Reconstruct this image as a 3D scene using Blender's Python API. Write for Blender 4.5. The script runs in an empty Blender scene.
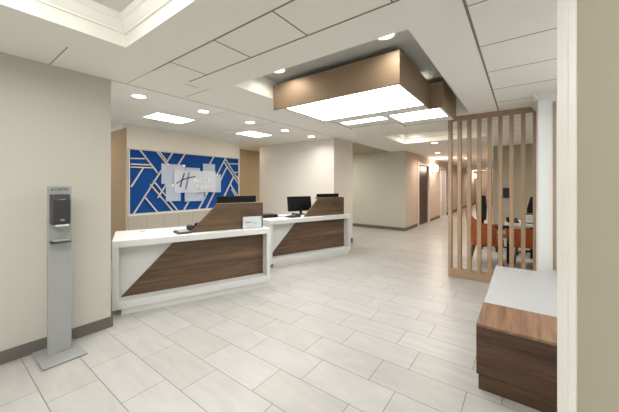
import bpy, bmesh, math, random
from mathutils import Vector, Matrix
random.seed(7)
SC = bpy.context.scene
COL = SC.collection
PI = math.pi

# ------------------------------------------------------------------ materials
def srgb(r, g, b):
    def f(c):
        c /= 255.0
        return c / 12.92 if c <= 0.04045 else ((c + 0.055) / 1.055) ** 2.4
    return (f(r), f(g), f(b), 1.0)

def mat(name, col, rough=0.6, metal=0.0, spec=0.5, bump=0.0, bscale=200, coat=0.0, vary=0.0, vscale=3.0, trans=0.0, alpha=1.0):
    m = bpy.data.materials.new(name); m.use_nodes = True
    nt = m.node_tree; b = nt.nodes['Principled BSDF']
    b.inputs['Base Color'].default_value = col
    b.inputs['Roughness'].default_value = rough
    b.inputs['Metallic'].default_value = metal
    b.inputs['Specular IOR Level'].default_value = spec
    b.inputs['Coat Weight'].default_value = coat
    b.inputs['Transmission Weight'].default_value = trans
    b.inputs['Alpha'].default_value = alpha
    tc = nt.nodes.new('ShaderNodeTexCoord')
    if vary:
        n = nt.nodes.new('ShaderNodeTexNoise'); n.inputs['Scale'].default_value = vscale; n.inputs['Detail'].default_value = 5
        mr = nt.nodes.new('ShaderNodeMapRange'); mr.inputs['To Min'].default_value = 1 - vary; mr.inputs['To Max'].default_value = 1 + vary
        mx = nt.nodes.new('ShaderNodeMix'); mx.data_type = 'RGBA'; mx.blend_type = 'MULTIPLY'; mx.inputs[0].default_value = 1
        mx.inputs[6].default_value = col
        nt.links.new(tc.outputs['Object'], n.inputs['Vector']); nt.links.new(n.outputs['Fac'], mr.inputs['Value'])
        nt.links.new(mr.outputs[0], mx.inputs[7]); nt.links.new(mx.outputs[2], b.inputs['Base Color'])
    if bump:
        n = nt.nodes.new('ShaderNodeTexNoise'); n.inputs['Scale'].default_value = bscale; n.inputs['Detail'].default_value = 3
        bp = nt.nodes.new('ShaderNodeBump'); bp.inputs['Strength'].default_value = bump; bp.inputs['Distance'].default_value = 0.002
        nt.links.new(tc.outputs['Object'], n.inputs['Vector']); nt.links.new(n.outputs['Fac'], bp.inputs['Height'])
        nt.links.new(bp.outputs[0], b.inputs['Normal'])
    return m

def emis(name, col, strength):
    m = bpy.data.materials.new(name); m.use_nodes = True
    b = m.node_tree.nodes['Principled BSDF']
    b.inputs['Base Color'].default_value = (0.8, 0.8, 0.8, 1)
    b.inputs['Emission Color'].default_value = col
    b.inputs['Emission Strength'].default_value = strength
    return m

def wood(name, stops, axis='X', scale=1.0, rough=0.45, contrast=1.0):
    """grain runs along the given object axis"""
    m = bpy.data.materials.new(name); m.use_nodes = True
    nt = m.node_tree; b = nt.nodes['Principled BSDF']; b.inputs['Roughness'].default_value = rough
    tc = nt.nodes.new('ShaderNodeTexCoord'); mp = nt.nodes.new('ShaderNodeMapping')
    sc = {'X': (0.9, 14, 14), 'Y': (14, 0.9, 14), 'Z': (14, 14, 0.9)}[axis]
    mp.inputs['Scale'].default_value = tuple(v * scale for v in sc)
    n = nt.nodes.new('ShaderNodeTexNoise'); n.inputs['Scale'].default_value = 1.0; n.inputs['Detail'].default_value = 8
    n.inputs['Roughness'].default_value = 0.62; n.inputs['Distortion'].default_value = 0.6
    n2 = nt.nodes.new('ShaderNodeTexNoise'); n2.inputs['Scale'].default_value = 6.0; n2.inputs['Detail'].default_value = 4
    ma = nt.nodes.new('ShaderNodeMath'); ma.operation = 'MULTIPLY_ADD'; ma.inputs[1].default_value = 0.35; 
    r = nt.nodes.new('ShaderNodeValToRGB')
    els = r.color_ramp.elements
    while len(els) > 1: els.remove(els[-1])
    els[0].position = stops[0][0]; els[0].color = stops[0][1]
    for p, c in stops[1:]:
        e = els.new(p); e.color = c
    nt.links.new(tc.outputs['Object'], mp.inputs['Vector'])
    nt.links.new(mp.outputs[0], n.inputs['Vector']); nt.links.new(mp.outputs[0], n2.inputs['Vector'])
    nt.links.new(n2.outputs['Fac'], ma.inputs[0]); nt.links.new(n.outputs['Fac'], ma.inputs[2])
    nt.links.new(ma.outputs[0], r.inputs['Fac']); nt.links.new(r.outputs[0], b.inputs['Base Color'])
    return m

def floor_tiles():
    m = bpy.data.materials.new('floor_tiles'); m.use_nodes = True
    nt = m.node_tree; b = nt.nodes['Principled BSDF']
    tc = nt.nodes.new('ShaderNodeTexCoord'); mp = nt.nodes.new('ShaderNodeMapping')
    mp.inputs['Location'].default_value = (0.30 + 0.587 * 40, -0.4645 + 0.2875 * 40, 0)
    br = nt.nodes.new('ShaderNodeTexBrick')
    br.offset = 0.664; br.offset_frequency = 2; br.squash = 1.0
    br.inputs['Scale'].default_value = 1.0
    br.inputs['Brick Width'].default_value = 0.587; br.inputs['Row Height'].default_value = 0.2875
    br.inputs['Mortar Size'].default_value = 0.0024; br.inputs['Mortar Smooth'].default_value = 0.1
    br.inputs['Bias'].default_value = 0.0
    br.inputs['Color1'].default_value = srgb(182, 182, 180); br.inputs['Color2'].default_value = srgb(176, 174, 170)
    br.inputs['Mortar'].default_value = srgb(112, 107, 100)
    # soft stone veining, running along each tile
    mp2 = nt.nodes.new('ShaderNodeMapping'); mp2.inputs['Rotation'].default_value = (0, 0, 0.5); mp2.inputs['Scale'].default_value = (1.2, 4.5, 1)
    n = nt.nodes.new('ShaderNodeTexNoise'); n.inputs['Scale'].default_value = 1.6; n.inputs['Detail'].default_value = 7; n.inputs['Distortion'].default_value = 1.4
    mr = nt.nodes.new('ShaderNodeMapRange'); mr.inputs['From Min'].default_value = 0.3; mr.inputs['From Max'].default_value = 0.7
    mr.inputs['To Min'].default_value = 0.90; mr.inputs['To Max'].default_value = 1.04
    mx = nt.nodes.new('ShaderNodeMix'); mx.data_type = 'RGBA'; mx.blend_type = 'MULTIPLY'; mx.inputs[0].default_value = 1
    nt.links.new(tc.outputs['Object'], mp.inputs['Vector']); nt.links.new(mp.outputs[0], br.inputs['Vector'])
    nt.links.new(tc.outputs['Object'], mp2.inputs['Vector']); nt.links.new(mp2.outputs[0], n.inputs['Vector'])
    nt.links.new(n.outputs['Fac'], mr.inputs['Value'])
    nt.links.new(br.outputs['Color'], mx.inputs[6]); nt.links.new(mr.outputs[0], mx.inputs[7])
    nt.links.new(mx.outputs[2], b.inputs['Base Color'])
    b.inputs['Roughness'].default_value = 0.33; b.inputs['Specular IOR Level'].default_value = 0.45
    bp = nt.nodes.new('ShaderNodeBump'); bp.invert = True; bp.inputs['Strength'].default_value = 0.4; bp.inputs['Distance'].default_value = 0.002
    nt.links.new(br.outputs['Fac'], bp.inputs['Height']); nt.links.new(bp.outputs[0], b.inputs['Normal'])
    return m

M = {}
M['floor'] = floor_tiles()
M['ceiling'] = mat('ceiling_paint', srgb(236, 234, 226), 0.9, spec=0.2, bump=0.15, bscale=300)
M['seam'] = mat('ceiling_seam', srgb(140, 133, 120), 0.9, spec=0.1)
M['tray'] = mat('tray_paint', srgb(240, 238, 230), 0.8, spec=0.2)
M['greypanel'] = mat('tray_grey_panel', srgb(214, 214, 208), 0.8)
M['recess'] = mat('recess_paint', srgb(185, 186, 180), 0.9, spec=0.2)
M['wall'] = mat('wall_paint', srgb(196, 193, 183), 0.85, spec=0.2, bump=0.2, bscale=400, vary=0.015, vscale=1.5)
M['wall_light'] = mat('wall_paint_light', srgb(228, 223, 214), 0.85, spec=0.2, bump=0.2, bscale=400)
M['wall_tan'] = mat('wall_paint_tan', srgb(186, 164, 134), 0.85, spec=0.2)
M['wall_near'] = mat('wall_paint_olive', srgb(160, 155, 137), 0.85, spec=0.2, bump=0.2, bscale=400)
M['wall_sign'] = mat('wall_paint_cream', srgb(232, 224, 210), 0.85, spec=0.2)
M['wall_cool'] = mat('wall_paint_cool', srgb(232, 233, 232), 0.85, spec=0.2)
M['wall_pink'] = mat('corridor_paint', srgb(204, 190, 176), 0.85, spec=0.2)
M['wall_grey'] = mat('reeded_grey_paper', srgb(168, 158, 142), 0.85, spec=0.2)
M['trim'] = mat('white_trim', srgb(226, 225, 219), 0.5)
M['base'] = mat('taupe_base', srgb(104, 99, 94), 0.55)
M['white'] = mat('white_laminate', srgb(216, 217, 216), 0.35)
M['seat_white'] = mat('seat_laminate', srgb(188, 190, 191), 0.4)
M['wood'] = wood('walnut_laminate', [(0.38, srgb(58, 42, 29)), (0.58, srgb(84, 64, 46)), (0.75, srgb(102, 80, 59)), (0.92, srgb(120, 96, 72))], 'X')
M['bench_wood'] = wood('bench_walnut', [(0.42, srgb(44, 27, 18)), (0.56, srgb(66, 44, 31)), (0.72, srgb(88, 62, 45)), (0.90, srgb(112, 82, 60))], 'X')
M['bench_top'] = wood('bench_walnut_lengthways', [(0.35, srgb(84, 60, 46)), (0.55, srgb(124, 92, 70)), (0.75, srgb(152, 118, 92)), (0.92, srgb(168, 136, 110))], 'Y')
M['slat'] = wood('oak_slat', [(0.35, srgb(138, 112, 86)), (0.6, srgb(162, 135, 106)), (0.9, srgb(176, 150, 122))], 'Z', rough=0.5)
M['bronze'] = mat('brushed_bronze', srgb(158, 136, 112), 0.55, metal=0.5, vary=0.12, vscale=2.2)
M['black'] = mat('black_plastic', srgb(13, 13, 14), 0.5, spec=0.25)
M['dark'] = mat('charcoal_plastic', srgb(52, 52, 54), 0.45)
M['screen'] = mat('dark_screen', srgb(14, 15, 18), 0.15)
M['grey'] = mat('grey_plastic', srgb(150, 150, 150), 0.5)
M['silver'] = mat('silver_powdercoat', srgb(164, 166, 166), 0.4, metal=0.25, vary=0.02)
M['chrome'] = mat('chrome', srgb(200, 200, 200), 0.2, metal=1.0)
M['blue'] = mat('royal_blue_panel', srgb(13, 68, 136), 0.75, spec=0.2, vary=0.12, vscale=2.5, bump=0.3, bscale=60)
M['navy'] = mat('navy_ink', srgb(18, 28, 66), 0.4)
M['inlay'] = mat('champagne_inlay', srgb(212, 206, 195), 0.4)
M['orange'] = mat('orange_leather', srgb(172, 86, 36), 0.55, vary=0.08, vscale=8)
M['legwood'] = mat('dark_leg', srgb(84, 58, 40), 0.5)
M['door'] = wood('dark_door', [(0.35, srgb(34, 23, 18)), (0.7, srgb(56, 40, 31)), (0.95, srgb(70, 50, 40))], 'Z')
M['paper'] = mat('white_paper', srgb(240, 242, 244), 0.7)
M['lens'] = emis('lamp_lens', (1.0, 0.96, 0.90, 1), 10)
M['panel_lamp'] = emis('panel_lamp', (1.0, 0.985, 0.96, 1), 9.0)
M['box_lamp'] = emis('box_lamp', (1.0, 0.985, 0.96, 1), 7.4)
M['sconce_lamp'] = emis('sconce_lamp', (1.0, 0.88, 0.76, 1), 14)
M['ring'] = mat('white_ring', srgb(235, 232, 225), 0.5)

def glassy(name, col, alpha, rough=0.25):
    m = bpy.data.materials.new(name); m.use_nodes = True
    nt = m.node_tree; b = nt.nodes['Principled BSDF']
    b.inputs['Base Color'].default_value = col; b.inputs['Roughness'].default_value = rough
    b.inputs['Alpha'].default_value = alpha
    return m
M['acrylic'] = glassy('frosted_acrylic', srgb(222, 230, 242), 0.42)
M['acrylic_white'] = glassy('white_acrylic', srgb(240, 243, 248), 0.42)
M['clear'] = glassy('clear_acrylic', srgb(225, 232, 236), 0.35, 0.1)

# ------------------------------------------------------------------ mesh helpers
class MB:
    def __init__(self): self.bm = bmesh.new(); self.mi = 0
    def _faces(self, vs, fs):
        V = [self.bm.verts.new(v) for v in vs]
        for f in fs:
            fc = self.bm.faces.new([V[i] for i in f]); fc.material_index = self.mi
        return self
    def box(self, x0, x1, y0, y1, z0, z1):
        vs = [(x, y, z) for z in (z0, z1) for y in (y0, y1) for x in (x0, x1)]
        return self._faces(vs, [(0, 2, 3, 1), (4, 5, 7, 6), (0, 1, 5, 4), (2, 6, 7, 3), (0, 4, 6, 2), (1, 3, 7, 5)])
    def prism(self, pts, axis, a, b):
        """polygon pts (2D) extruded along axis from a to b; axis 'x': pts=(y,z), 'y': pts=(x,z), 'z': pts=(x,y)"""
        def v(p, t):
            return {'x': (t, p[0], p[1]), 'y': (p[0], t, p[1]), 'z': (p[0], p[1], t)}[axis]
        n = len(pts)
        vs = [v(p, a) for p in pts] + [v(p, b) for p in pts]
        fs = [tuple(range(n))[::-1], tuple(range(n, 2 * n))] + [(i, (i + 1) % n, n + (i + 1) % n, n + i) for i in range(n)]
        return self._faces(vs, fs)
    def cyl(self, p0, p1, r0, r1=None, n=20):
        r1 = r0 if r1 is None else r1
        p0, p1 = Vector(p0), Vector(p1); d = (p1 - p0).normalized()
        u = d.orthogonal().normalized(); w = d.cross(u)
        vs = []
        for p, r in ((p0, r0), (p1, r1)):
            for i in range(n):
                a = 2 * PI * i / n
                vs.append(tuple(p + (u * math.cos(a) + w * math.sin(a)) * r))
        fs = [tuple(range(n))[::-1], tuple(range(n, 2 * n))] + [(i, (i + 1) % n, n + (i + 1) % n, n + i) for i in range(n)]
        return self._faces(vs, fs)
    def tube(self, pts, r, n=8):
        for a, b in zip(pts, pts[1:]): self.cyl(a, b, r, n=n)
        return self
    def ring(self, c, r0, r1, z0, z1, n=32):
        vs = []
        for z in (z0, z1):
            for r in (r0, r1):
                for i in range(n):
                    a = 2 * PI * i / n; vs.append((c[0] + r * math.cos(a), c[1] + r * math.sin(a), z))
        fs = []
        for i in range(n):
            j = (i + 1) % n
            fs += [(i, j, n + j, n + i), (2 * n + i, 3 * n + i, 3 * n + j, 2 * n + j), (n + i, n + j, 3 * n + j, 3 * n + i), (i, 2 * n + i, 2 * n + j, j)]
        return self._faces(vs, fs)
    def quad(self, a, b, c, d): return self._faces([a, b, c, d], [(0, 1, 2, 3)])
    def strip(self, p, q, w, x0, x1):
        """bar in a plane x = const between (y,z) points p and q"""
        p, q = Vector(p), Vector(q); d = (q - p).normalized(); nrm = Vector((-d.y, d.x)) * w / 2
        return self.prism([tuple(p - nrm), tuple(q - nrm), tuple(q + nrm), tuple(p + nrm)], 'x', x0, x1)
    def build(self, name, mats, parent=None, bevel=0, seg=2, smooth=False, subsurf=0):
        bmesh.ops.recalc_face_normals(self.bm, faces=self.bm.faces)
        me = bpy.data.meshes.new(name); self.bm.to_mesh(me); self.bm.free()
        if not isinstance(mats, (list, tuple)): mats = [mats]
        for m in mats: me.materials.append(m)
        o = bpy.data.objects.new(name, me); COL.objects.link(o)
        if parent: o.parent = parent
        if bevel:
            b = o.modifiers.new('bevel', 'BEVEL'); b.width = bevel; b.segments = seg; b.limit_method = 'ANGLE'; b.angle_limit = 0.6
        if subsurf:
            s = o.modifiers.new('sub', 'SUBSURF'); s.levels = subsurf; s.render_levels = subsurf
        if smooth:
            for p in me.polygons: p.use_smooth = True
        return o

def tag(o, label=None, cat=None, group=None, kind=None):
    if label: o['label'] = label
    if cat: o['category'] = cat
    if group: o['group'] = group
    if kind: o['kind'] = kind
    return o

def empty(name, loc, rz=0.0):
    o = bpy.data.objects.new(name, None); COL.objects.link(o)
    o.location = loc; o.rotation_euler = (0, 0, rz); o.empty_display_size = 0.1
    return o

def struct(o, label=None): 
    o['kind'] = 'structure'
    if label: o['label'] = label
    return o

def copy_tree(o, parent=None):
    c = o.copy(); COL.objects.link(c)
    if parent: c.parent = parent
    for ch in [k for k in bpy.data.objects if k.parent == o]: copy_tree(ch, c)
    return c

def text(name, body, size, m, parent, loc, rot, shear=0.0, depth=0.001, xscale=1.0):
    cu = bpy.data.curves.new(name + '_curve', 'FONT'); cu.body = body; cu.size = size; cu.extrude = depth
    cu.align_x = 'CENTER'; cu.align_y = 'CENTER'; cu.shear = shear
    t = bpy.data.objects.new('tmp_text', cu); COL.objects.link(t)
    bpy.context.view_layer.update()
    me = bpy.data.meshes.new_from_object(t.evaluated_get(bpy.context.evaluated_depsgraph_get()))
    bpy.data.objects.remove(t); bpy.data.curves.remove(cu)
    me.materials.clear(); me.materials.append(m)
    o = bpy.data.objects.new(name, me); COL.objects.link(o)
    o.parent = parent; o.location = loc; o.rotation_euler = rot; o.scale = (xscale, 1, 1)
    return o

# ------------------------------------------------------------------ dimensions
CZ = 2.44          # ceiling
RZ = 2.66          # recess ceiling
XL = -3.268        # left wall face

# ------------------------------------------------------------------ floor and ceiling
m = MB(); m.box(-9.0, 3.5, -4.0, 26.0, -0.10, 0.0)
struct(m.build('floor', M['floor']))

holes = [(-2.404, -0.27, -1.30, 0.909),      # stepped tray
         (-2.416, -0.610, 1.925, 4.619),     # recess of the box lamp
         (-2.380, -0.605, 5.84, 7.20)]       # corridor tray
m = MB()
xs = sorted({-9.0, 3.5} | {h[0] for h in holes} | {h[1] for h in holes})
ys = sorted({-4.0, 26.0} | {h[2] for h in holes} | {h[3] for h in holes})
for i in range(len(xs) - 1):
    for j in range(len(ys) - 1):
        cx, cy = (xs[i] + xs[i + 1]) / 2, (ys[j] + ys[j + 1]) / 2
        if any(h[0] < cx < h[1] and h[2] < cy < h[3] for h in holes): continue
        m.quad((xs[i], ys[j], CZ), (xs[i + 1], ys[j], CZ), (xs[i + 1], ys[j + 1], CZ), (xs[i], ys[j + 1], CZ))
# panel seams (shadow-gap strips standing a hair proud of the boards)
m.mi = 1
def seam(x0, y0, x1, y1, w=0.010):
    if x0 == x1: m.box(x0 - w / 2, x0 + w / 2, y0, y1, CZ - 0.0015, CZ + 0.001)
    else: m.box(x0, x1, y0 - w / 2, y0 + w / 2, CZ - 0.0015, CZ + 0.001)
seam(-3.268, 1.237, -2.69, 1.237, 0.003); seam(-2.69, 1.237, -0.262, 1.237, 0.012); seam(-2.69, 1.590, -0.262, 1.590, 0.013)
for x in (-2.387, -1.775, -1.197, -0.590): seam(x, 1.237, x, 1.590)
seam(-3.19, 1.840, -2.72, 1.840, 0.006); seam(-3.268, 0.644, -2.75, 0.644, 0.007)
seam(-2.78, 1.59, -2.78, 1.75, 0.005)
seam(-3.268, 1.10, -3.268, 8.3, 0.010)
seam(-0.262, -0.9, -0.262, 4.76, 0.016)
for y in (1.885, 2.495, 3.097, 3.693, 4.29): seam(-0.262, y, 0.60, y, 0.008)
for y in (2.55, 3.45): seam(-5.4, y, -3.268, y, 0.003)
for y in (5.4, 6.1, 6.8, 7.5, 8.2): seam(-0.55, y, 1.6, y, 0.006)
struct(m.build('ceiling', [M['ceiling'], M['seam']]))

def tray(name, h, topz, m_side, m_top, steps=None):
    x0, x1, y0, y1 = h
    t = MB()
    def frame(z0, z1, i0, i1):
        a = [(x0 + i0, y0 + i0, z0), (x1 - i0, y0 + i0, z0), (x1 - i0, y1 - i0, z0), (x0 + i0, y1 - i0, z0)]
        b = [(x0 + i1, y0 + i1, z1), (x1 - i1, y0 + i1, z1), (x1 - i1, y1 - i1, z1), (x0 + i1, y1 - i1, z1)]
        for k in range(4): t.quad(a[k], a[(k + 1) % 4], b[(k + 1) % 4], b[k])
    prev = (CZ, 0)
    for z, i in (steps or []) + [(topz, steps[-1][1] if steps else 0)]:
        frame(prev[0], z, prev[1], i); prev = (z, i)
    i = prev[1]
    t.mi = 1
    t.quad((x0 + i, y0 + i, topz), (x1 - i, y0 + i, topz), (x1 - i, y1 - i, topz), (x0 + i, y1 - i, topz))
    return struct(t.build(name, [m_side, m_top]))
tray('trim_1', holes[0], CZ + 0.215, M['tray'], M['greypanel'],
     [(CZ + 0.095, 0), (CZ + 0.095, 0.014), (CZ + 0.112, 0.014), (CZ + 0.118, 0.020), (CZ + 0.165, 0.044), (CZ + 0.172, 0.056), (CZ + 0.195, 0.060)])
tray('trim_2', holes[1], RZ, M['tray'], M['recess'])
tray('trim_3', holes[2], RZ, M['tray'], M['tray'], [(CZ + 0.10, 0), (CZ + 0.13, 0.05)])

# ------------------------------------------------------------------ walls
def wall(name, mt, *boxes):
    w = MB()
    for b in boxes: w.box(*b)
    return struct(w.build(name, mt))
wall('wall_left', M['wall'], (XL - 0.25, XL, -4.0, 1.101, 0, CZ))
wall('wall_behind_desk', M['wall_sign'], (-7.2, -5.46, 2.076, 4.53, 0, CZ))
wall('wall_side_return', M['wall_tan'], (-9.0, -7.2, 2.02, 2.15, 0, CZ), (-7.19, -5.48, 2.056, 2.075, 0, CZ))
wall('wall_alcove', M['wall_tan'], (-6.75, -6.6, 4.53, 7.0, 0, CZ))
wall('wall_center', M['wall_light'], (-5.73, -3.36, 5.44, 6.31, 0, CZ))
wall('wall_far_left', M['wall'], (-9.0, -2.84, 8.70, 8.85, 0, CZ), (-9.0, -8.85, 2.15, 8.70, 0, CZ))
wall('wall_corridor_left', M['wall_pink'], (-2.99, -2.84, 8.85, 10.02, 0, CZ), (-2.99, -2.84, 11.31, 13.28, 0, CZ), (-2.99, -2.84, 14.28, 25.0, 0, CZ),
     (-2.99, -2.84, 10.02, 11.31, 2.10, CZ), (-2.99, -2.84, 13.28, 14.28, 2.10, CZ))
wall('passage_shade_panel', mat('passage_ceiling_shade', srgb(178, 168, 148), 0.9, spec=0.1), (-8.85, -3.30, 6.32, 8.69, CZ - 0.006, CZ - 0.001))  # thin sheet, colour darkened to paint in the shade of the unlit passage
wall('wall_side_room', M['trim'], (-4.4, -4.3, 12.9, 15.4, 0, CZ))
wall('wall_corridor_end', M['wall_pink'], (-2.99, -0.5, 25.0, 25.15, 0, CZ))
wall('wall_corridor_right', M['wall_pink'], (-0.62, -0.50, 9.30, 25.0, 0, CZ))
wall('wall_back_lounge', M['wall_grey'], (-0.62, 3.2, 9.15, 9.30, 0, CZ))
wall('wall_lounge_right', M['wall'], (2.4, 2.55, 4.9, 9.15, 0, CZ))
wall('wall_right', M['wall_cool'], (0.150, 2.4, 4.20, 4.79, 0, CZ), (0.172, 2.4, 4.79, 4.92, 0, CZ), (0.60, 0.75, 1.10, 4.20, 0, CZ))
# deep opening beside the camera: paint, with a broad white lining on its far end
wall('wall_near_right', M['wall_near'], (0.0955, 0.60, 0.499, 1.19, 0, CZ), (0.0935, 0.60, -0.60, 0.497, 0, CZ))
wall('trim_4', M['trim'], (0.0905, 0.60, 1.19, 1.205, 0, CZ), (0.0905, 0.0955, 0.957, 1.19, 0, CZ), (0.0935, 0.0955, 0.837, 0.955, 0, CZ))
# thin wood strip edging the white wall, seen past the white lining
wall('trim_5', M['slat'], (0.278, 0.304, 4.182, 4.20, 0.45, 2.33))
# wall returns of door openings
wall('trim_6', M['trim'], (-2.835, -2.80, 9.93, 10.02, 0, 2.18), (-2.835, -2.80, 11.31, 11.40, 0, 2.18), (-2.835, -2.80, 10.02, 11.31, 2.10, 2.18))
wall('trim_7', M['trim'], (-2.835, -2.80, 13.19, 13.28, 0, 2.18), (-2.835, -2.80, 14.28, 14.37, 0, 2.18), (-2.835, -2.80, 13.28, 14.28, 2.10, 2.18))

def crown(name, pts, mt=None, hgt=0.07, dep=0.05):
    """pts: list of (x0,y0,x1,y1,nx,ny): runs with outward normal"""
    w = MB()
    for x0, y0, x1, y1, nx, ny in pts:
        prof = [(0, 0), (0.010, 0), (0.016, 0.012), (dep * 0.55, hgt * 0.5), (dep * 0.85, hgt * 0.72), (dep, hgt * 0.8), (dep, hgt), (0, hgt)]
        n = len(prof); vs = []
        for (x, y, s) in ((x0, y0, -1), (x1, y1, 1)):
            dx, dy = x1 - x0, y1 - y0; L = math.hypot(dx, dy); dx /= L; dy /= L
            for a, z in prof: vs.append((x + nx * a + dx * s * a * 0, y + ny * a + dy * s * a * 0, CZ - hgt + z))
        w._faces(vs, [tuple(range(n))[::-1], tuple(range(n, 2 * n))] + [(i, (i + 1) % n, n + (i + 1) % n, n + i) for i in range(n)])
    return struct(w.build(name, mt or M['trim']))
crown('trim_8', [(-5.46, 2.01, -5.46, 4.53, 1, 0), (-7.2, 2.056, -5.41, 2.056, 0, -1)], hgt=0.06, dep=0.045)
crown('trim_9', [(0.10, 4.20, 0.60, 4.20, 0, -1), (0.150, 4.135, 0.150, 4.78, -1, 0)], hgt=0.075, dep=0.055)

def base(name, *boxes): 
    w = MB()
    for b in boxes: w.box(*b, 0, 0.10)
    return struct(w.build(name, M['base']))
base('baseboard_left', (XL, XL + 0.014, -4.0, 1.101), (XL - 0.25, XL + 0.014, 1.101, 1.115))
base('baseboard_center', (-5.73, -3.346, 5.426, 5.44), (-3.36, -3.346, 5.44, 6.31))
base('baseboard_far', (-8.85, -2.826, 8.686, 8.70), (-2.84, -2.826, 8.70, 9.93), (-2.84, -2.826, 11.40, 13.19), (-2.84, -2.826, 14.37, 25.0))
base('baseboard_back', (-0.62, 2.4, 9.136, 9.15), (-0.634, -0.62, 9.136, 25.0))
base('baseboard_desk', (-5.46, -5.446, 2.076, 4.53))

# grey wainscot with fine vertical joints below the sign
m = MB(); m.box(-5.46, -5.435, 2.09, 4.52, 0.10, 0.86)
m.mi = 1
for k in range(1, 8): m.box(-5.436, -5.4335, 2.09 + k * 0.30, 2.094 + k * 0.30, 0.10, 0.86)
struct(m.build('trim_10', [mat('greige_panel', srgb(176, 168, 155), 0.6), mat('panel_joint', srgb(140, 132, 120), 0.7)]))
m = MB(); m.box(-5.46, -5.425, 2.08, 4.525, 0.86, 0.885)
struct(m.build('trim_11', M['trim']))

# ------------------------------------------------------------------ corridor doors
def slab_door(name, x, y0, y1, hinge_room):
    d = empty(name, (x, (y0 + y1) / 2, 0)); d['kind'] = 'structure'
    w = (y1 - y0) / 2
    a = MB(); a.box(-0.045, 0, -w + 0.01, w - 0.01, 0.01, 2.09); a.build('door_leaf', M['door'], d, bevel=0.003)
    h = MB(); h.cyl((0.0, w - 0.10, 1.02), (0.05, w - 0.10, 1.02), 0.011, n=10); h.cyl((0.05, w - 0.10, 1.02), (0.05, w - 0.24, 1.02), 0.010, n=10)
    h.build('door_handle', M['chrome'], d)
slab_door('door_1', -2.86, 10.02, 11.31, False)

# ------------------------------------------------------------------ reception desks
def desk(loc, ang, label):
    d = empty('reception_desk', loc, math.radians(90 - ang))
    tag(d, label, 'reception desk', 'white framed reception desks')
    L, T = 1.82, 0.072
    f = MB()
    f.box(0, L, 0, 0.80, 0.80 - T, 0.80)                   # top and apron
    f.build('desk_top', M['white'], d, bevel=0.004)
    f = MB()
    f.box(0, 0.06, 0.0, 0.76, 0.06, 0.80 - T); f.build('side_panel', M['white'], d, bevel=0.004)
    f = MB()
    f.box(L - 0.05, L, 0.0, 0.76, 0.06, 0.80 - T); f.build('side_panel', M['white'], d, bevel=0.004)
    f = MB(); f.box(0.06, L - 0.05, 0.0, 0.76, 0.06, 0.145); f.build('bottom_shelf', M['white'], d, bevel=0.004)
    f = MB(); f.box(0.085, L - 0.03, 0.012, 0.70, 0.0, 0.06); f.build('plinth', M['grey_plinth'], d)
    f = MB(); f.box(0.06, L - 0.05, 0.17, 0.19, 0.145, 0.80 - T); f.build('back_panel', M['white'], d)
    f = MB(); f.prism([(0.075, 0.145), (L - 0.05, 0.145), (L - 0.05, 0.80 - T), (0.635, 0.80 - T)], 'y', 0.150, 0.170)
    f.build('wood_front_panel', M['wood'], d, bevel=0.002)
    f = MB(); f.prism([(0.80, 0.80), (L - 0.045, 0.80), (L - 0.045, 1.150), (1.135, 1.150)], 'y', 0.155, 0.19)
    # returned top edge of the privacy screen
    f.box(1.16, L - 0.045, 0.19, 0.34, 1.128, 1.150)
    f.build('privacy_screen', M['wood'], d, bevel=0.002)
    f = MB(); f.box(L - 0.065, L - 0.045, 0.19, 0.34, 0.80, 1.128); f.build('screen_side', M['wood'], d)
    f = MB(); f.cyl((0.30, 0.62, 0.80), (0.30, 0.62, 0.803), 0.03, n=20); f.build('cable_grommet', M['grey'], d)
    return d
M['grey_plinth'] = mat('white_plinth', srgb(214, 214, 210), 0.5)
D1 = (-3.485, 1.182, 0); A1 = 21.6
D2 = (-3.41, 3.46, 0); A2 = 19.6
desk(D1, A1, 'nearer of the two reception desks, white frame with diagonal wood front, beside the left wall')
desk(D2, A2, 'farther of the two reception desks, white frame with diagonal wood front, before the plain wall')

def dloc(D, A, m_, dep, z=0.80):
    a = math.radians(A); e = (math.sin(a), math.cos(a)); p = (-math.cos(a), math.sin(a))
    return (D[0] + e[0] * m_ + p[0] * dep, D[1] + e[1] * m_ + p[1] * dep, z)
def drot(A, extra=0): return math.radians(90 - A + extra)

def monitor(loc, rz, label, w=0.50, h=0.30, rise=0.10, tilt=0.10, group='computer monitors on the reception desks', base_z=0.0):
    """local -Y is the side seen from the lobby (the back), screen looks to +Y"""
    o = empty('computer_monitor', loc, rz); tag(o, label, 'monitor', group)
    b = MB(); b.box(-0.11, 0.11, -0.09, 0.09, 0, 0.012); b.build('stand_base', M['black'], o, bevel=0.004)
    b = MB(); b.box(-0.025, 0.025, -0.04, -0.015, 0.012, rise + h * 0.55); b.build('stand_neck', M['black'], o, bevel=0.003)
    b = MB(); b.box(-w / 2, w / 2, -0.015, 0.015, 0, h); b.box(-w * 0.28, w * 0.28, -0.035, -0.015, h * 0.2, h * 0.75)
    c = b.build('casing', M['black'], o, bevel=0.005); c.location = (0, 0, rise); c.rotation_euler = (tilt, 0, 0)
    b = MB(); b.box(-w / 2 + 0.012, w / 2 - 0.012, 0.015, 0.0165, 0.014, h - 0.012)
    s = b.build('screen', M['screen'], c)
    return o
monitor(dloc(D1, A1, 1.46, 0.36), drot(A1), 'black monitor whose top edge shows above the nearer desk wood screen', w=0.57, h=0.33, rise=0.115, tilt=0.0)
monitor(dloc(D2, A2, 1.51, 0.36), drot(A2), 'black monitor whose top edge shows above the farther desk wood screen', w=0.56, h=0.33, rise=0.09, tilt=0.0)
monitor(dloc(D2, A2, 0.97, 0.58), drot(A2, -4), 'tilted black monitor standing open on the farther reception desk beside its wood screen', w=0.54, h=0.30, rise=0.07, tilt=-0.16)

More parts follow.
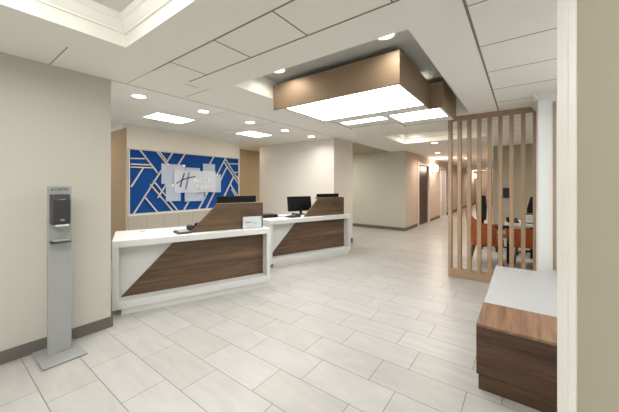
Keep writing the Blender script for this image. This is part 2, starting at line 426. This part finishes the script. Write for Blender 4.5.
def phone(loc, rz, label, name='desk_phone'):
    o = empty(name, loc, rz); tag(o, label, 'telephone', 'telephones on the reception desks')
    b = MB(); b.prism([(-0.10, 0), (0.10, 0), (0.10, 0.05), (-0.10, 0.018)], 'x', -0.11, 0.11); b.build('phone_body', M['dark'], o, bevel=0.006)
    b = MB(); b.prism([(0.0, 0.040), (0.085, 0.053), (0.085, 0.058), (0.0, 0.046)], 'x', 0.0, 0.09); b.build('display', M['grey'], o)
    b = MB()
    for i in range(3):
        for j in range(4): 
            y = -0.08 + j * 0.018; z = 0.018 + (y + 0.10) * 0.16
            b.box(0.005 + i * 0.024, 0.022 + i * 0.024, y, y + 0.012, z, z + 0.006)
    b.build('keypad', M['grey'], o)
    b = MB(); b.box(-0.10, -0.055, -0.10, 0.10, 0.045, 0.065); b.cyl((-0.078, -0.085, 0.030), (-0.078, -0.085, 0.06), 0.027, n=16); b.cyl((-0.078, 0.085, 0.045), (-0.078, 0.085, 0.065), 0.027, n=16)
    b.build('handset', M['black'], o, bevel=0.006)
    return o
o = empty('card_reader', dloc(D1, A1, 0.72, 0.20), drot(A1, 10)); tag(o, 'low grey card terminal lying at the foot of the nearer desk wood screen', 'card terminal')
b = MB(); b.prism([(-0.09, 0), (0.09, 0), (0.09, 0.034), (-0.09, 0.020)], 'x', -0.085, 0.085); b.build('terminal_body', M['dark'], o, bevel=0.008)
b = MB(); b.prism([(-0.075, 0.0225), (0.075, 0.0335), (0.075, 0.0365), (-0.075, 0.0255)], 'x', -0.06, 0.06); b.build('terminal_face', M['grey'], o, bevel=0.002)
ph = phone(dloc(D1, A1, 0.865, 0.36), drot(A1, 160), 'small black telephone behind the wood screen foot of the nearer desk')
ph.scale = (0.6, 0.6, 1.5)
phone(dloc(D2, A2, 0.60, 0.24), drot(A2, 190), 'grey and black telephone in front of the open monitor on the farther desk')

# keyboard / printer tray at the left end of desk two
o = empty('receipt_printer', dloc(D2, A2, 0.16, 0.50), drot(A2)); tag(o, 'low flat black printer at the left end of the farther desk', 'printer')
b = MB(); b.box(-0.20, 0.20, -0.13, 0.13, 0, 0.055); b.build('printer_body', M['black'], o, bevel=0.012)
b = MB(); b.box(-0.15, 0.15, -0.10, 0.04, 0.055, 0.060); b.build('printer_lid', M['dark'], o, bevel=0.002)
# cable on desk two
m = MB(); pts = []
for i in range(13):
    t = i / 12; p = dloc(D2, A2, 0.30 + 0.24 * t, 0.42 - 0.10 * t + 0.03 * math.sin(t * 6), 0.806); pts.append(p)
m.tube(pts, 0.005, 6); tag(m.build('phone_cable', M['black']), 'thin black cable running across the farther desk top to the telephone', 'cable')

# white acrylic notice on desk one
o = empty('notice_holder', dloc(D1, A1, 1.60, 0.115), drot(A1)); tag(o, 'small white card in a clear stand before the nearer desk wood screen', 'sign')
b = MB(); b.box(-0.135, 0.135, -0.004, 0.0, 0.0, 0.165); b.box(-0.135, 0.135, -0.004, 0.035, 0.0, 0.003); b.build('clear_stand', M['clear'], o)
b = MB(); b.box(-0.13, 0.13, 0.001, 0.003, 0.005, 0.16); pc = b.build('card', M['paper'], o)
PI_ = mat('pale_ink', srgb(150, 175, 180), 0.7)
for x0, x1, z0, z1, mm in ((-0.095, -0.03, 0.085, 0.093, M['navy']), (-0.028, 0.07, 0.088, 0.094, PI_), (-0.06, 0.02, 0.108, 0.112, PI_)):
    b = MB(); b.box(x0, x1, -0.0052, -0.0042, z0, z1); b.build('printed_line', mm, o)

# ------------------------------------------------------------------ blue wall sign
o = empty('wall_panel', (-5.46, 3.29, 1.46)); tag(o, 'long royal blue panel with pale diagonal inlay strips on the wall behind the desks', 'wall panel')
Y0, Y1, Z0, Z1 = 2.11, 4.465, 0.90, 2.02
b = MB(); b.box(0, 0.022, Y0 - 3.29, Y1 - 3.29, Z0 - 1.46, Z1 - 1.46); b.build('blue_board', M['blue'], o)
b = MB()
for (a, c, d_, e_) in ((Y0 - .02, Y1 + .02, Z0 - .02, Z0), (Y0 - .02, Y1 + .02, Z1, Z1 + .02), (Y0 - .02, Y0, Z0, Z1), (Y1, Y1 + .02, Z0, Z1)):
    b.box(0, 0.04, a - 3.29, c - 3.29, d_ - 1.46, e_ - 1.46)
b.build('frame', M['inlay'], o)
LN = [(2.17, 0.90, 2.86, 2.02), (2.27, 2.02, 2.58, 1.62), (2.12, 1.86, 2.35, 1.87), (2.12, 1.76, 2.46, 1.765), (2.12, 1.71, 2.49, 1.715), (2.13, 1.37, 2.33, 1.71),
      (2.34, 1.20, 2.57, 0.90), (2.45, 1.41, 2.86, 0.90), (2.50, 1.48, 2.96, 0.90), (2.56, 2.02, 2.73, 1.81), (2.61, 2.02, 2.75, 1.85), (3.11, 2.02, 2.58, 1.16),
      (3.78, 2.02, 3.09, 0.90), (4.09, 2.01, 3.42, 0.90), (4.12, 1.80, 3.60, 0.90), (4.08, 2.0, 4.48, 1.49), (4.04, 1.93, 4.48, 1.40), (4.14, 1.89, 4.49, 1.90),
      (4.31, 1.58, 4.04, 1.12), (4.22, 1.42, 4.45, 1.12), (4.26, 1.30, 4.42, 1.08), (4.33, 1.70, 4.49, 1.70), (4.40, 1.60, 4.49, 1.61), (4.04, 1.12, 3.92, 0.90)]
b = MB()
for a, c, d_, e_ in LN: b.strip((a - 3.29, c - 1.46), (d_ - 3.29, e_ - 1.46), 0.020, 0.022, 0.052)
b.build('inlay_strips', M['inlay'], o)

g = empty('logo_sign', (-5.42, 3.29, 1.46)); tag(g, 'cluster of overlapping frosted panes with a navy script H in front of the blue panel', 'sign')
panes = [(2.63, 3.09, 1.42, 1.80, 0.030, 'acrylic'), (3.10, 3.42, 1.40, 1.75, 0.034, 'acrylic'), (3.49, 3.78, 1.32, 1.85, 0.040, 'acrylic'), (2.71, 3.00, 1.09, 1.42, 0.036, 'acrylic'),
         (3.09, 3.52, 1.07, 1.26, 0.028, 'acrylic'), (3.70, 3.94, 1.24, 1.64, 0.026, 'acrylic'), (2.86, 3.78, 1.25, 1.69, 0.062, 'acrylic_white')]
for a, c, d_, e_, x, mm in panes:
    b = MB(); b.box(x, x + 0.006, a - 3.29, c - 3.29, d_ - 1.46, e_ - 1.46); b.build('frosted_pane', M[mm], g)
for (y, z) in ((3.07, 1.78), (2.75, 1.79), (2.84, 1.39), (3.83, 1.62), (3.57, 1.22), (3.75, 1.82)):
    b = MB(); b.cyl((0, y - 3.29, z - 1.46), (0.045, y - 3.29, z - 1.46), 0.022, n=16); b.build('standoff', M['trim'], g)
b = MB(); X0, X1 = 0.069, 0.074
b.strip((2.97 - 3.29, 1.36 - 1.46), (3.06 - 3.29, 1.63 - 1.46), 0.022, X0, X1); 
for p, q in (((2.90, 1.43), (3.00, 1.49)), ((3.00, 1.49), (3.12, 1.535)), ((3.12, 1.535), (3.29, 1.575))):
    b.strip((p[0] - 3.29, p[1] - 1.46), (q[0] - 3.29, q[1] - 1.46), 0.02, X0, X1)
b.build('script_letter', M['navy'], g)
b = MB(); b.strip((3.09 - 3.29, 1.32 - 1.46), (3.165 - 3.29, 1.66 - 1.46), 0.030, X0, X1 - 0.002)
b.build('letter_stroke', mat('steel_blue_ink', srgb(96, 112, 146), 0.4), g)
RX = (PI / 2, 0, PI / 2)
text('lettering', 'Holiday', 0.10, M['trim'], g, (0.071, 0.12, 0.035), RX, depth=0.0006)
text('lettering', 'Inn', 0.10, M['trim'], g, (0.071, 0.36, 0.035), RX, depth=0.0006)
text('lettering', 'Express', 0.115, M['trim'], g, (0.071, 0.20, -0.095), RX, depth=0.0006)

# ------------------------------------------------------------------ hand sanitiser stand
o = empty('sanitizer_stand', (-3.07, 0.672, 0)); tag(o, 'tall grey metal stand with a square foot beside the left wall', 'stand')
b = MB(); b.box(-0.175, 0.185, -0.145, 0.135, 0.004, 0.016); b.build('foot_plate', M['silver'], o, bevel=0.004)
b = MB(); b.box(-0.170, 0.180, -0.140, 0.130, 0.0, 0.004); b.build('rubber_pad', M['black'], o)
b = MB(); b.box(-0.035, 0.0, -0.078, 0.074, 0.016, 1.392); b.build('post', M['silver'], o, bevel=0.004)
b = MB(); b.box(0.0, 0.09, -0.071, 0.045, 0.935, 0.945); b.box(0.084, 0.09, -0.071, 0.045, 0.935, 0.965); b.box(0, 0.09, -0.071, -0.065, 0.935, 0.958); b.box(0, 0.09, 0.039, 0.045, 0.935, 0.958)
b.build('drip_tray', M['silver'], o)
text('lettering', 'CINTAS', 0.034, M['black'], o, (0.0008, 0.008, 1.362), RX, depth=0.0005, xscale=0.72)
b = MB(); b.ring((0, 0), 0.006, 0.009, 0, 0.001, n=20); lg = b.build('round_mark', M['black'], o); lg.location = (0.0003, -0.052, 1.362); lg.rotation_euler = (0, PI / 2, 0)
for y0, y1, z0, z1 in ((-0.05, 0.05, 1.332, 1.335), (-0.03, 0.04, 1.033, 1.036), (-0.015, 0.025, 1.018, 1.024)):
    b = MB(); b.box(0, 0.0006, y0, y1, z0, z1); b.build('small_print', M['grey'], o)
d = empty('soap_dispenser', (-3.068, 0.662, 1.082)); tag(d, 'dark grey box dispenser mounted near the top of the tall stand', 'dispenser')
b = MB(); b.prism([(0.0, 0.0), (0.095, 0.0), (0.105, 0.03), (0.105, 0.20), (0.09, 0.242), (0.0, 0.242)], 'y', -0.058, 0.052); b.build('housing', M['dark'], d, bevel=0.006, seg=3)
b = MB(); b.box(0.1055, 0.1062, -0.02, 0.02, 0.198, 0.204); b.build('dispenser_mark', M['grey'], d)
b = MB(); b.box(0.1055, 0.1062, -0.012, 0.012, 0.03, 0.045); b.build('dispenser_mark', M['grey'], d)
b = MB(); b.box(0.012, 0.09, -0.04, 0.045, -0.016, 0.0); b.build('nozzle', M['trim'], d, bevel=0.003)

# ------------------------------------------------------------------ slatted wood screen
o = empty('slat_screen', (-0.37, 4.80, 0)); tag(o, 'open floor to ceiling screen of upright light oak slats behind the bench', 'partition')
xs0 = [-0.912 + 0.1288 * k for k in range(9)]
for k, x in enumerate(xs0):
    b = MB(); b.box(x + 0.37, x + 0.37 + 0.050, 0.0, 0.095, 0.13 if 0 < k < 8 else 0.0, CZ - 0.06 if 0 < k < 8 else CZ - 0.001)
    b.build('slat', M['slat'], o, bevel=0.002)
b = MB(); b.box(-0.492, 0.489, 0.0, 0.095, 0.0, 0.13); b.build('bottom_rail', M['slat_h'] if 'slat_h' in M else wood('oak_rail', [(0.35, srgb(138, 112, 86)), (0.6, srgb(162, 135, 106)), (0.9, srgb(176, 150, 122))], 'X', rough=0.5), o, bevel=0.002)
b = MB(); b.box(-0.492, 0.489, 0.0, 0.095, CZ - 0.06, CZ - 0.001); b.build('top_rail', bpy.data.materials['oak_rail'], o, bevel=0.002)

# ------------------------------------------------------------------ bench
o = empty('bench', (-0.252, 2.262, 0)); tag(o, 'long low bench with a white cushion block and a walnut end in the right alcove', 'bench')
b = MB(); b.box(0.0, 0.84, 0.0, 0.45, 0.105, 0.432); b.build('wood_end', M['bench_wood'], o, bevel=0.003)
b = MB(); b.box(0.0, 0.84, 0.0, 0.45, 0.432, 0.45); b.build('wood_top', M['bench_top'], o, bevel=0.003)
b = MB(); b.box(0.012, 0.84, 0.012, 0.45, 0.0, 0.105); b.build('wood_plinth', M['bench_wood'], o)
b = MB(); b.box(0.002, 0.84, 0.452, 1.775, 0.105, 0.45); b.build('white_seat', M['seat_white'], o, bevel=0.012, seg=3)
b = MB(); b.box(0.015, 0.84, 0.452, 1.76, 0.0, 0.105); b.build('seat_plinth', M['grey_plinth'], o)

# ------------------------------------------------------------------ box pendant light
o = empty('box_pendant_light', (-1.60, 3.0, 2.30)); tag(o, 'large stepped bronze sided box light with glowing underside in the ceiling recess', 'ceiling light')
def L(x, y, z=0): return (x + 1.60, y - 3.0, z - 2.30)
def shroud(x0, x1, y0, y1, name='bronze_shroud', t=0.02, ext=0.0, top=2.60):
    q = MB(); a = lambda v: v + 1.60; c = lambda v: v - 3.0
    q.box(a(x0 - ext), a(x1), c(y0), c(y0 + t), 0, top - 2.3); q.box(a(x0), a(x1), c(y1 - t), c(y1), 0, top - 2.3)
    q.box(a(x0), a(x0 + t), c(y0 + t), c(y1 - t), 0.0, top - 2.3); q.box(a(x1 - t), a(x1), c(y0 + t), c(y1 - t), 0, top - 2.3)
    q.build(name, M['bronze'], o, bevel=0.002)
def diffuser(x0, x1, y0, y1, z=2.304):
    q = MB(); q.box(x0 + 1.60, x1 + 1.60, y0 - 3.0, y1 - 3.0, z - 2.30, z - 2.30 + 0.012); q.build('diffuser', M['box_lamp'], o)
def lid(x0, x1, y0, y1):
    q = MB(); q.box(x0 + 1.60, x1 + 1.60, y0 - 3.0, y1 - 3.0, 0.27, 0.285); q.build('box_lid', M['recess'], o)
def border(x0, x1, y0, y1, ix0, ix1, iy0, iy1):
    q = MB(); X = [v + 1.6 for v in (x0, ix0, ix1, x1)]; Y = [v - 3.0 for v in (y0, iy0, iy1, y1)]
    q.box(X[0], X[3], Y[0], Y[1], 0.001, 0.016); q.box(X[0], X[3], Y[2], Y[3], 0.001, 0.016); q.box(X[0], X[1], Y[1], Y[2], 0.001, 0.016); q.box(X[2], X[3], Y[1], Y[2], 0.001, 0.016)
    q.build('white_border', M['trim'], o)
shroud(-2.250, -0.868, 2.505, 3.38, ext=0.15)
diffuser(-2.230, -0.888, 2.525, 3.36); lid(-2.230, -0.888, 2.525, 3.36)
def side(x0, x1, y0, y1):
    q = MB(); q.box(x0 + 1.60, x1 + 1.60, y0 - 3.0, y1 - 3.0, 0.0, 0.30); q.build('bronze_shroud', M['bronze'], o, bevel=0.002)
side(-0.886, -0.728, 3.56, 3.58); side(-0.886, -0.868, 3.381, 3.56); side(-0.748, -0.728, 3.582, 4.37); side(-1.42, -0.750, 4.35, 4.37); side(-1.44, -1.42, 4.04, 4.37); side(-2.17, -1.442, 4.02, 4.04); side(-2.19, -2.17, 3.384, 4.04)
border(-2.188, -1.425, 3.384, 4.038, -2.12, -1.46, 3.57, 3.80); diffuser(-2.11, -1.47, 3.58, 3.79); lid(-2.168, -1.425, 3.384, 4.018)
border(-1.423, -0.750, 3.584, 4.348, -1.39, -0.775, 3.586, 4.10); diffuser(-1.38, -0.785, 3.59, 4.09); lid(-1.42, -0.750, 3.584, 4.348)
q = MB(); q.box(-1.423 + 1.6, -0.868 + 1.6, 0.384, 0.582, 0.001, 0.016); q.build('white_border', M['trim'], o)
def rim(x0, x1, y0, y1, w=0.012):
    q = MB(); X0, X1, Y0, Y1 = x0 + 1.6, x1 + 1.6, y0 - 3.0, y1 - 3.0
    q.box(X0, X1, Y0, Y0 + w, -0.001, 0.006); q.box(X0, X1, Y1 - w, Y1, -0.001, 0.006); q.box(X0, X0 + w, Y0 + w, Y1 - w, -0.001, 0.006); q.box(X1 - w, X1, Y0 + w, Y1 - w, -0.001, 0.006)
    q.build('diffuser_frame', M['rim'], o)
M['rim'] = mat('grey_aluminium', srgb(140, 138, 134), 0.5)
rim(-2.252, -0.866, 2.522, 3.384); rim(-2.13, -1.455, 3.565, 3.805); rim(-1.40, -0.765, 3.575, 4.11)
for x, y in ((-2.245, 3.37), (-2.16, 4.01), (-1.43, 4.36)):
    q = MB(); q.cyl(L(x, y, 2.28), L(x, y, 2.302), 0.008, n=10); q.build('corner_pin', M['grey'], o)
for x, y in ((-2.0, 2.9), (-1.1, 2.9), (-1.1, 4.0), (-1.8, 3.8)):
    q = MB(); q.cyl(L(x, y, 2.585), L(x, y, 2.66), 0.012, n=10); q.build('hanger_rod', M['grey'], o)

# ------------------------------------------------------------------ ceiling lamps
def lampdata(name, kind, energy, col, size=0.12, spread=PI * 0.85):
    l = bpy.data.lights.new(name, 'AREA'); l.shape = kind; l.size = size; l.energy = energy; l.color = col; l.spread = spread
    return l
def downlight(loc, label, e=10, col=(1, 0.95, 0.88), r=0.071, proto=[]):
    d = empty('downlight', loc); tag(d, label, 'ceiling light', 'round downlights')
    if not proto:
        q = MB(); q.ring((0, 0), r, r + 0.018, -0.006, 0.0, n=32); a = q.build('trim_ring', M['ring'], d)
        q = MB(); q.cyl((0, 0, -0.004), (0, 0, -0.001), r, n=32); c = q.build('lens', M['lens'], d)
        proto += [a, c]
    else:
        for p in proto:
            c = p.copy(); COL.objects.link(c); c.parent = d
    ld = lampdata('downlight_beam', 'DISK', e, col)
    lo = bpy.data.objects.new('downlight_beam', ld); COL.objects.link(lo); lo.parent = d; lo.location = (0, 0, -0.012)
    return d
for x, y, s in ((-3.59, 1.495, 'round downlight nearest the left wall end, above the nearer desk left end'),
                (-3.60, 2.343, 'round downlight above the middle of the nearer desk, second from the left wall'),
                (-3.62, 3.22, 'round downlight over the gap between the desks, third from the left wall'),
                (-3.62, 4.09, 'round downlight above the farther desk, fourth from the left wall'),
                (-3.62, 4.94, 'round downlight close above the plain wall behind the farther desk, fifth from the left wall')):
    downlight((x, y, CZ), s, 6 if y > 4.5 else 10)
downlight((-0.92, 2.30, RZ), 'round downlight in the lamp recess above the near right corner of the bronze box', 2)
downlight((-2.14, 2.30, RZ), 'round downlight in the lamp recess above the near left corner of the bronze box', 2)
downlight((-2.10, 6.95, RZ), 'round downlight inside the lit ceiling tray beyond the box light', 4, (1, 0.88, 0.74))
downlight((-1.73, 7.50, CZ), 'round downlight just beyond the far edge of the lit ceiling tray', 12, (1, 0.88, 0.74))
downlight((-2.18, 9.85, CZ), 'round downlight in the corridor before the dark wood door', 17, (1, 0.80, 0.66))
downlight((-1.73, 12.6, CZ), 'round downlight in the corridor beyond the dark wood door', 20, (1, 0.78, 0.64))
downlight((-1.73, 16.2, CZ), 'round downlight deep in the corridor seen between the slats', 20, (1, 0.78, 0.64))
downlight((-1.73, 20.5, CZ), 'farthest round downlight at the corridor end', 20, (1, 0.78, 0.64))

def square_light(loc, label, sx=0.46, sy=0.60, e=30, first=[]):
    d = empty('panel_light', loc); tag(d, label, 'ceiling light', 'square panel lights')
    q = MB()
    for a in (-1, 1):
        q.box(-sx / 2 - 0.02, sx / 2 + 0.02, a * sy / 2 - 0.01, a * sy / 2 + 0.01, -0.006, 0); q.box(a * sx / 2 - 0.01, a * sx / 2 + 0.01, -sy / 2, sy / 2, -0.006, 0)
    q.build('frame', M['ring'], d)
    q = MB(); q.box(-sx / 2, sx / 2, -sy / 2, sy / 2, -0.004, -0.001); q.build('diffuser', M['panel_lamp'], d)
square_light((-4.41, 2.28, CZ), 'square ceiling light above the blue wall panel left part')
square_light((-4.40, 4.02, CZ), 'square ceiling light above the right end of the blue wall panel')

# area lights inside the two trays, facing down from near the top
def area_light(name, loc, sx, sy, e, col, rot=(0, 0, 0)):
    l = bpy.data.lights.new(name, 'AREA'); l.shape = 'RECTANGLE'; l.size = sx; l.size_y = sy; l.energy = e; l.color = col
    o_ = bpy.data.objects.new(name, l); COL.objects.link(o_); o_.location = loc; o_.rotation_euler = rot
    return o_
W = (1, 0.985, 0.96)
area_light('tray_light', (-1.34, -0.2, CZ + 0.20), 1.5, 1.6, 26, W)
area_light('corridor_tray_light', (-1.5, 6.5, RZ - 0.01), 0.7, 0.5, 10, (1, 0.88, 0.74))

# ------------------------------------------------------------------ wall sconces
def sconce(y, label):
    d = empty('wall_sconce', (-2.84, y, 2.0)); tag(d, label, 'wall light', 'corridor wall sconces')
    q = MB(); q.box(0, 0.02, -0.05, 0.05, -0.14, 0.0); q.cyl((0.02, 0, -0.09), (0.10, 0, -0.09), 0.01, n=10); q.build('bracket', M['chrome'], d, bevel=0.002)
    q = MB(); prof = [(-0.08, 0.03), (-0.06, 0.065), (-0.01, 0.09), (0.05, 0.10), (0.11, 0.09), (0.16, 0.065), (0.18, 0.03)]
    for (z0, r0), (z1, r1) in zip(prof, prof[1:]): q.cyl((0.12, 0, z0), (0.12, 0, z1), r0, r1, n=24)
    q.build('shade', M['sconce_lamp'], d, smooth=True)
    l = bpy.data.lights.new('sconce_glow', 'POINT'); l.energy = 28; l.color = (1, 0.80, 0.68); l.shadow_soft_size = 0.1
    lo = bpy.data.objects.new('sconce_glow', l); COL.objects.link(lo); lo.parent = d; lo.location = (0.24, 0, 0.05)
sconce(11.95, 'glowing corridor wall sconce just right of the dark wood door')
sconce(23.6, 'glowing corridor wall sconce deeper in, seen between the oak slats')

# ------------------------------------------------------------------ lounge desk beyond the screen
o = empty('lounge_table', (0.62, 6.22, 0)); tag(o, 'white topped work table behind the slat screen', 'table')
b = MB(); b.box(-0.86, 0.90, -0.37, 0.37, 0.715, 0.75); b.build('table_top', M['white'], o, bevel=0.004)
b = MB(); b.box(-0.50, 0.85, 0.25, 0.28, 0.08, 0.715); b.build('modesty_panel', M['black'], o)
b = MB(); b.box(-0.20, -0.17, -0.30, 0.24, 0.0, 0.715); b.box(-0.17, 0.16, -0.30, 0.24, 0.05, 0.715); b.build('drawer_unit', M['black'], o, bevel=0.003)
for x in (-0.82, 0.82):
    b = MB(); b.box(x - 0.02, x + 0.02, -0.02, 0.33, 0, 0.715); b.build('leg', M['black'], o)

def tub_chair(loc, rz, label, rise=0.27, arm=0.66):
    """faces local +X"""
    c = empty('tub_chair', loc, rz); tag(c, label, 'chair', 'orange tub chairs behind the slat screen')
    b = MB(); b.box(-0.22, 0.26, -0.24, 0.24, 0.33, 0.47); b.build('seat', M['orange'], c, bevel=0.04, seg=4, smooth=True)
    n = 22; prof = []
    b = MB(); vs = []
    for i in range(n + 1):
        t = i / n; a = math.radians(60 + 240 * t)
        top = arm + rise * math.sin(PI * t) ** 3.5
        ca, sa = math.cos(a), math.sin(a)
        for r, z in ((0.27, 0.36), (0.315, top), (0.275, top), (0.235, 0.36)):
            rr = r * (1.0 if z < 0.5 else 1.02)
            vs.append((rr * ca, rr * sa, z))
    fs = []
    for i in range(n):
        k = i * 4
        for j in range(4): fs.append((k + j, k + (j + 1) % 4, k + 4 + (j + 1) % 4, k + 4 + j))
    fs += [(0, 1, 2, 3), (n * 4, n * 4 + 3, n * 4 + 2, n * 4 + 1)]
    b._faces(vs, fs); b.build('backrest', M['orange'], c, bevel=0.012, seg=3, smooth=True)
    for sx in (-1, 1):
        for sy in (-1, 1):
            b = MB(); b.cyl((0.17 * sx, 0.17 * sy, 0.34), (0.25 * sx, 0.23 * sy, 0.0), 0.020, 0.012, n=12); b.build('leg', M['legwood'], c)
    return c
tub_chair((-0.53, 6.08, 0), math.radians(8), 'orange leather tub chair at the left end of the white table, seen through the slats')
tub_chair((0.07, 6.24, 0), math.radians(100), 'low orange leather tub chair tucked under the white table', 0.06, 0.62)

def task_chair(loc, rz, label):
    c = empty('task_chair', loc, rz); tag(c, label, 'chair', 'black task chairs by the lounge table')
    b = MB(); b.box(-0.22, 0.22, -0.22, 0.22, 0.45, 0.52); b.build('seat', M['black'], c, bevel=0.02, seg=3)
    b = MB(); b.prism([(-0.20, 0.60), (0.20, 0.60), (0.22, 0.90), (0.15, 1.16), (-0.15, 1.16), (-0.22, 0.90)], 'y', 0.22, 0.26); b.build('backrest', M['black'], c, bevel=0.012)
    b = MB(); b.box(-0.03, 0.03, 0.20, 0.23, 0.42, 0.70); b.cyl((0, 0, 0.10), (0, 0, 0.45), 0.028, n=12); b.build('column', M['black'], c)
    for k in range(5):
        a = 2 * PI * k / 5; b = MB(); b.cyl((0, 0, 0.10), (0.26 * math.cos(a), 0.26 * math.sin(a), 0.06), 0.02, 0.014, n=8)
        b.cyl((0.26 * math.cos(a) - 0.01, 0.26 * math.sin(a), 0.026), (0.26 * math.cos(a) + 0.012, 0.26 * math.sin(a), 0.026), 0.026, n=12); b.build('foot', M['black'], c)
task_chair((-0.50, 7.40, 0), 1.25, 'black high backed task chair behind the left orange chair')
task_chair((0.18, 7.10, 0), math.radians(-25), 'black high backed task chair behind the right part of the white table')

o = empty('office_printer', (0.20, 6.24, 0.75)); tag(o, 'white desktop printer with dark lid on the lounge table', 'printer')
b = MB(); b.box(-0.20, 0.20, -0.17, 0.17, 0, 0.14); b.build('printer_body', M['white'], o, bevel=0.012)
b = MB(); b.box(-0.17, 0.12, -0.14, 0.14, 0.14, 0.152); b.build('printer_lid', M['dark'], o, bevel=0.003)
b = MB(); b.box(-0.15, 0.15, -0.28, -0.17, 0.035, 0.042); b.build('paper_tray', M['white'], o)
o = empty('desk_phone', (-0.13, 6.10, 0.75), 0.2); tag(o, 'small black desk phone at the left end of the lounge table', 'telephone')
b = MB(); b.prism([(-0.09, 0), (0.09, 0), (0.09, 0.07), (-0.09, 0.02)], 'x', -0.08, 0.08); b.build('phone_body', M['black'], o, bevel=0.005)
b = MB(); b.box(-0.075, -0.035, -0.09, 0.09, 0.065, 0.085); b.build('handset', M['black'], o, bevel=0.006)
o = empty('wall_screen', (-0.33, 9.14, 1.20)); tag(o, 'small black wall mounted screen on the grey wall behind the slats', 'screen')
b = MB(); b.box(-0.13, 0.13, -0.03, 0.0, -0.13, 0.12); b.build('casing', M['black'], o, bevel=0.006)
b = MB(); b.box(-0.115, 0.115, -0.032, -0.030, -0.115, 0.105); b.build('screen', M['screen'], o)

# ------------------------------------------------------------------ unseen area lights added as fill
def lamp_off(name, x, y, e, col=(1, 0.96, 0.90)):
    pass
area_light('bench_alcove_fill', (0.45, 2.9, CZ - 0.02), 0.25, 1.4, 7, (0.92, 0.97, 1.0))  # cool fill added out of sight to brighten the bench and right wall
area_light('tray_lip_fill', (-1.34, -0.2, CZ + 0.03), 1.0, 1.0, 32, W, (PI, 0, 0))  # upward fill added to brighten the side bands of the stepped tray
area_light('rear_fill', (-1.6, -2.0, CZ - 0.02), 1.8, 1.2, 28, W)  # unseen fill added behind the camera
area_light('lounge_fill', (0.9, 6.9, CZ - 0.02), 1.2, 1.2, 34, (1, 0.96, 0.90))
area_light('side_passage_fill', (-5.2, 7.4, CZ - 0.02), 1.2, 0.9, 40, (0.97, 0.96, 0.84))  # unseen fill added to brighten the far beige walls
area_light('side_room_fill', (-3.7, 13.9, CZ - 0.02), 0.6, 0.9, 30, (1, 0.97, 0.95))
area_light('staff_area_fill', (-6.1, 5.0, CZ - 0.02), 0.8, 0.6, 4, (1, 0.90, 0.78))
area_light('staff_corner_fill', (-6.2, 1.2, CZ - 0.02), 0.5, 0.5, 7, (1, 0.88, 0.74))

# ------------------------------------------------------------------ world, camera
w = bpy.data.worlds.new('world'); SC.world = w; w.use_nodes = True
bg = w.node_tree.nodes['Background']; bg.inputs[0].default_value = (1.0, 0.985, 0.965, 1); bg.inputs[1].default_value = 0.88

cam = bpy.data.cameras.new('camera'); co = bpy.data.objects.new('camera', cam); COL.objects.link(co)
co.location = (0, 0, 1.4); co.rotation_euler = (PI / 2, 0, math.radians(36.6))
cam.sensor_fit = 'HORIZONTAL'; cam.sensor_width = 36.0; cam.lens = 286.0 / 619.0 * 36.0
cam.shift_y = -21.0 / 619.0; cam.clip_start = 0.02
SC.camera = co
SC.view_settings.view_transform = 'Standard'; SC.view_settings.look = 'None'
SC.view_settings.gamma = 1.0; SC.view_settings.use_curve_mapping = False
SC.view_settings.exposure = 0.15
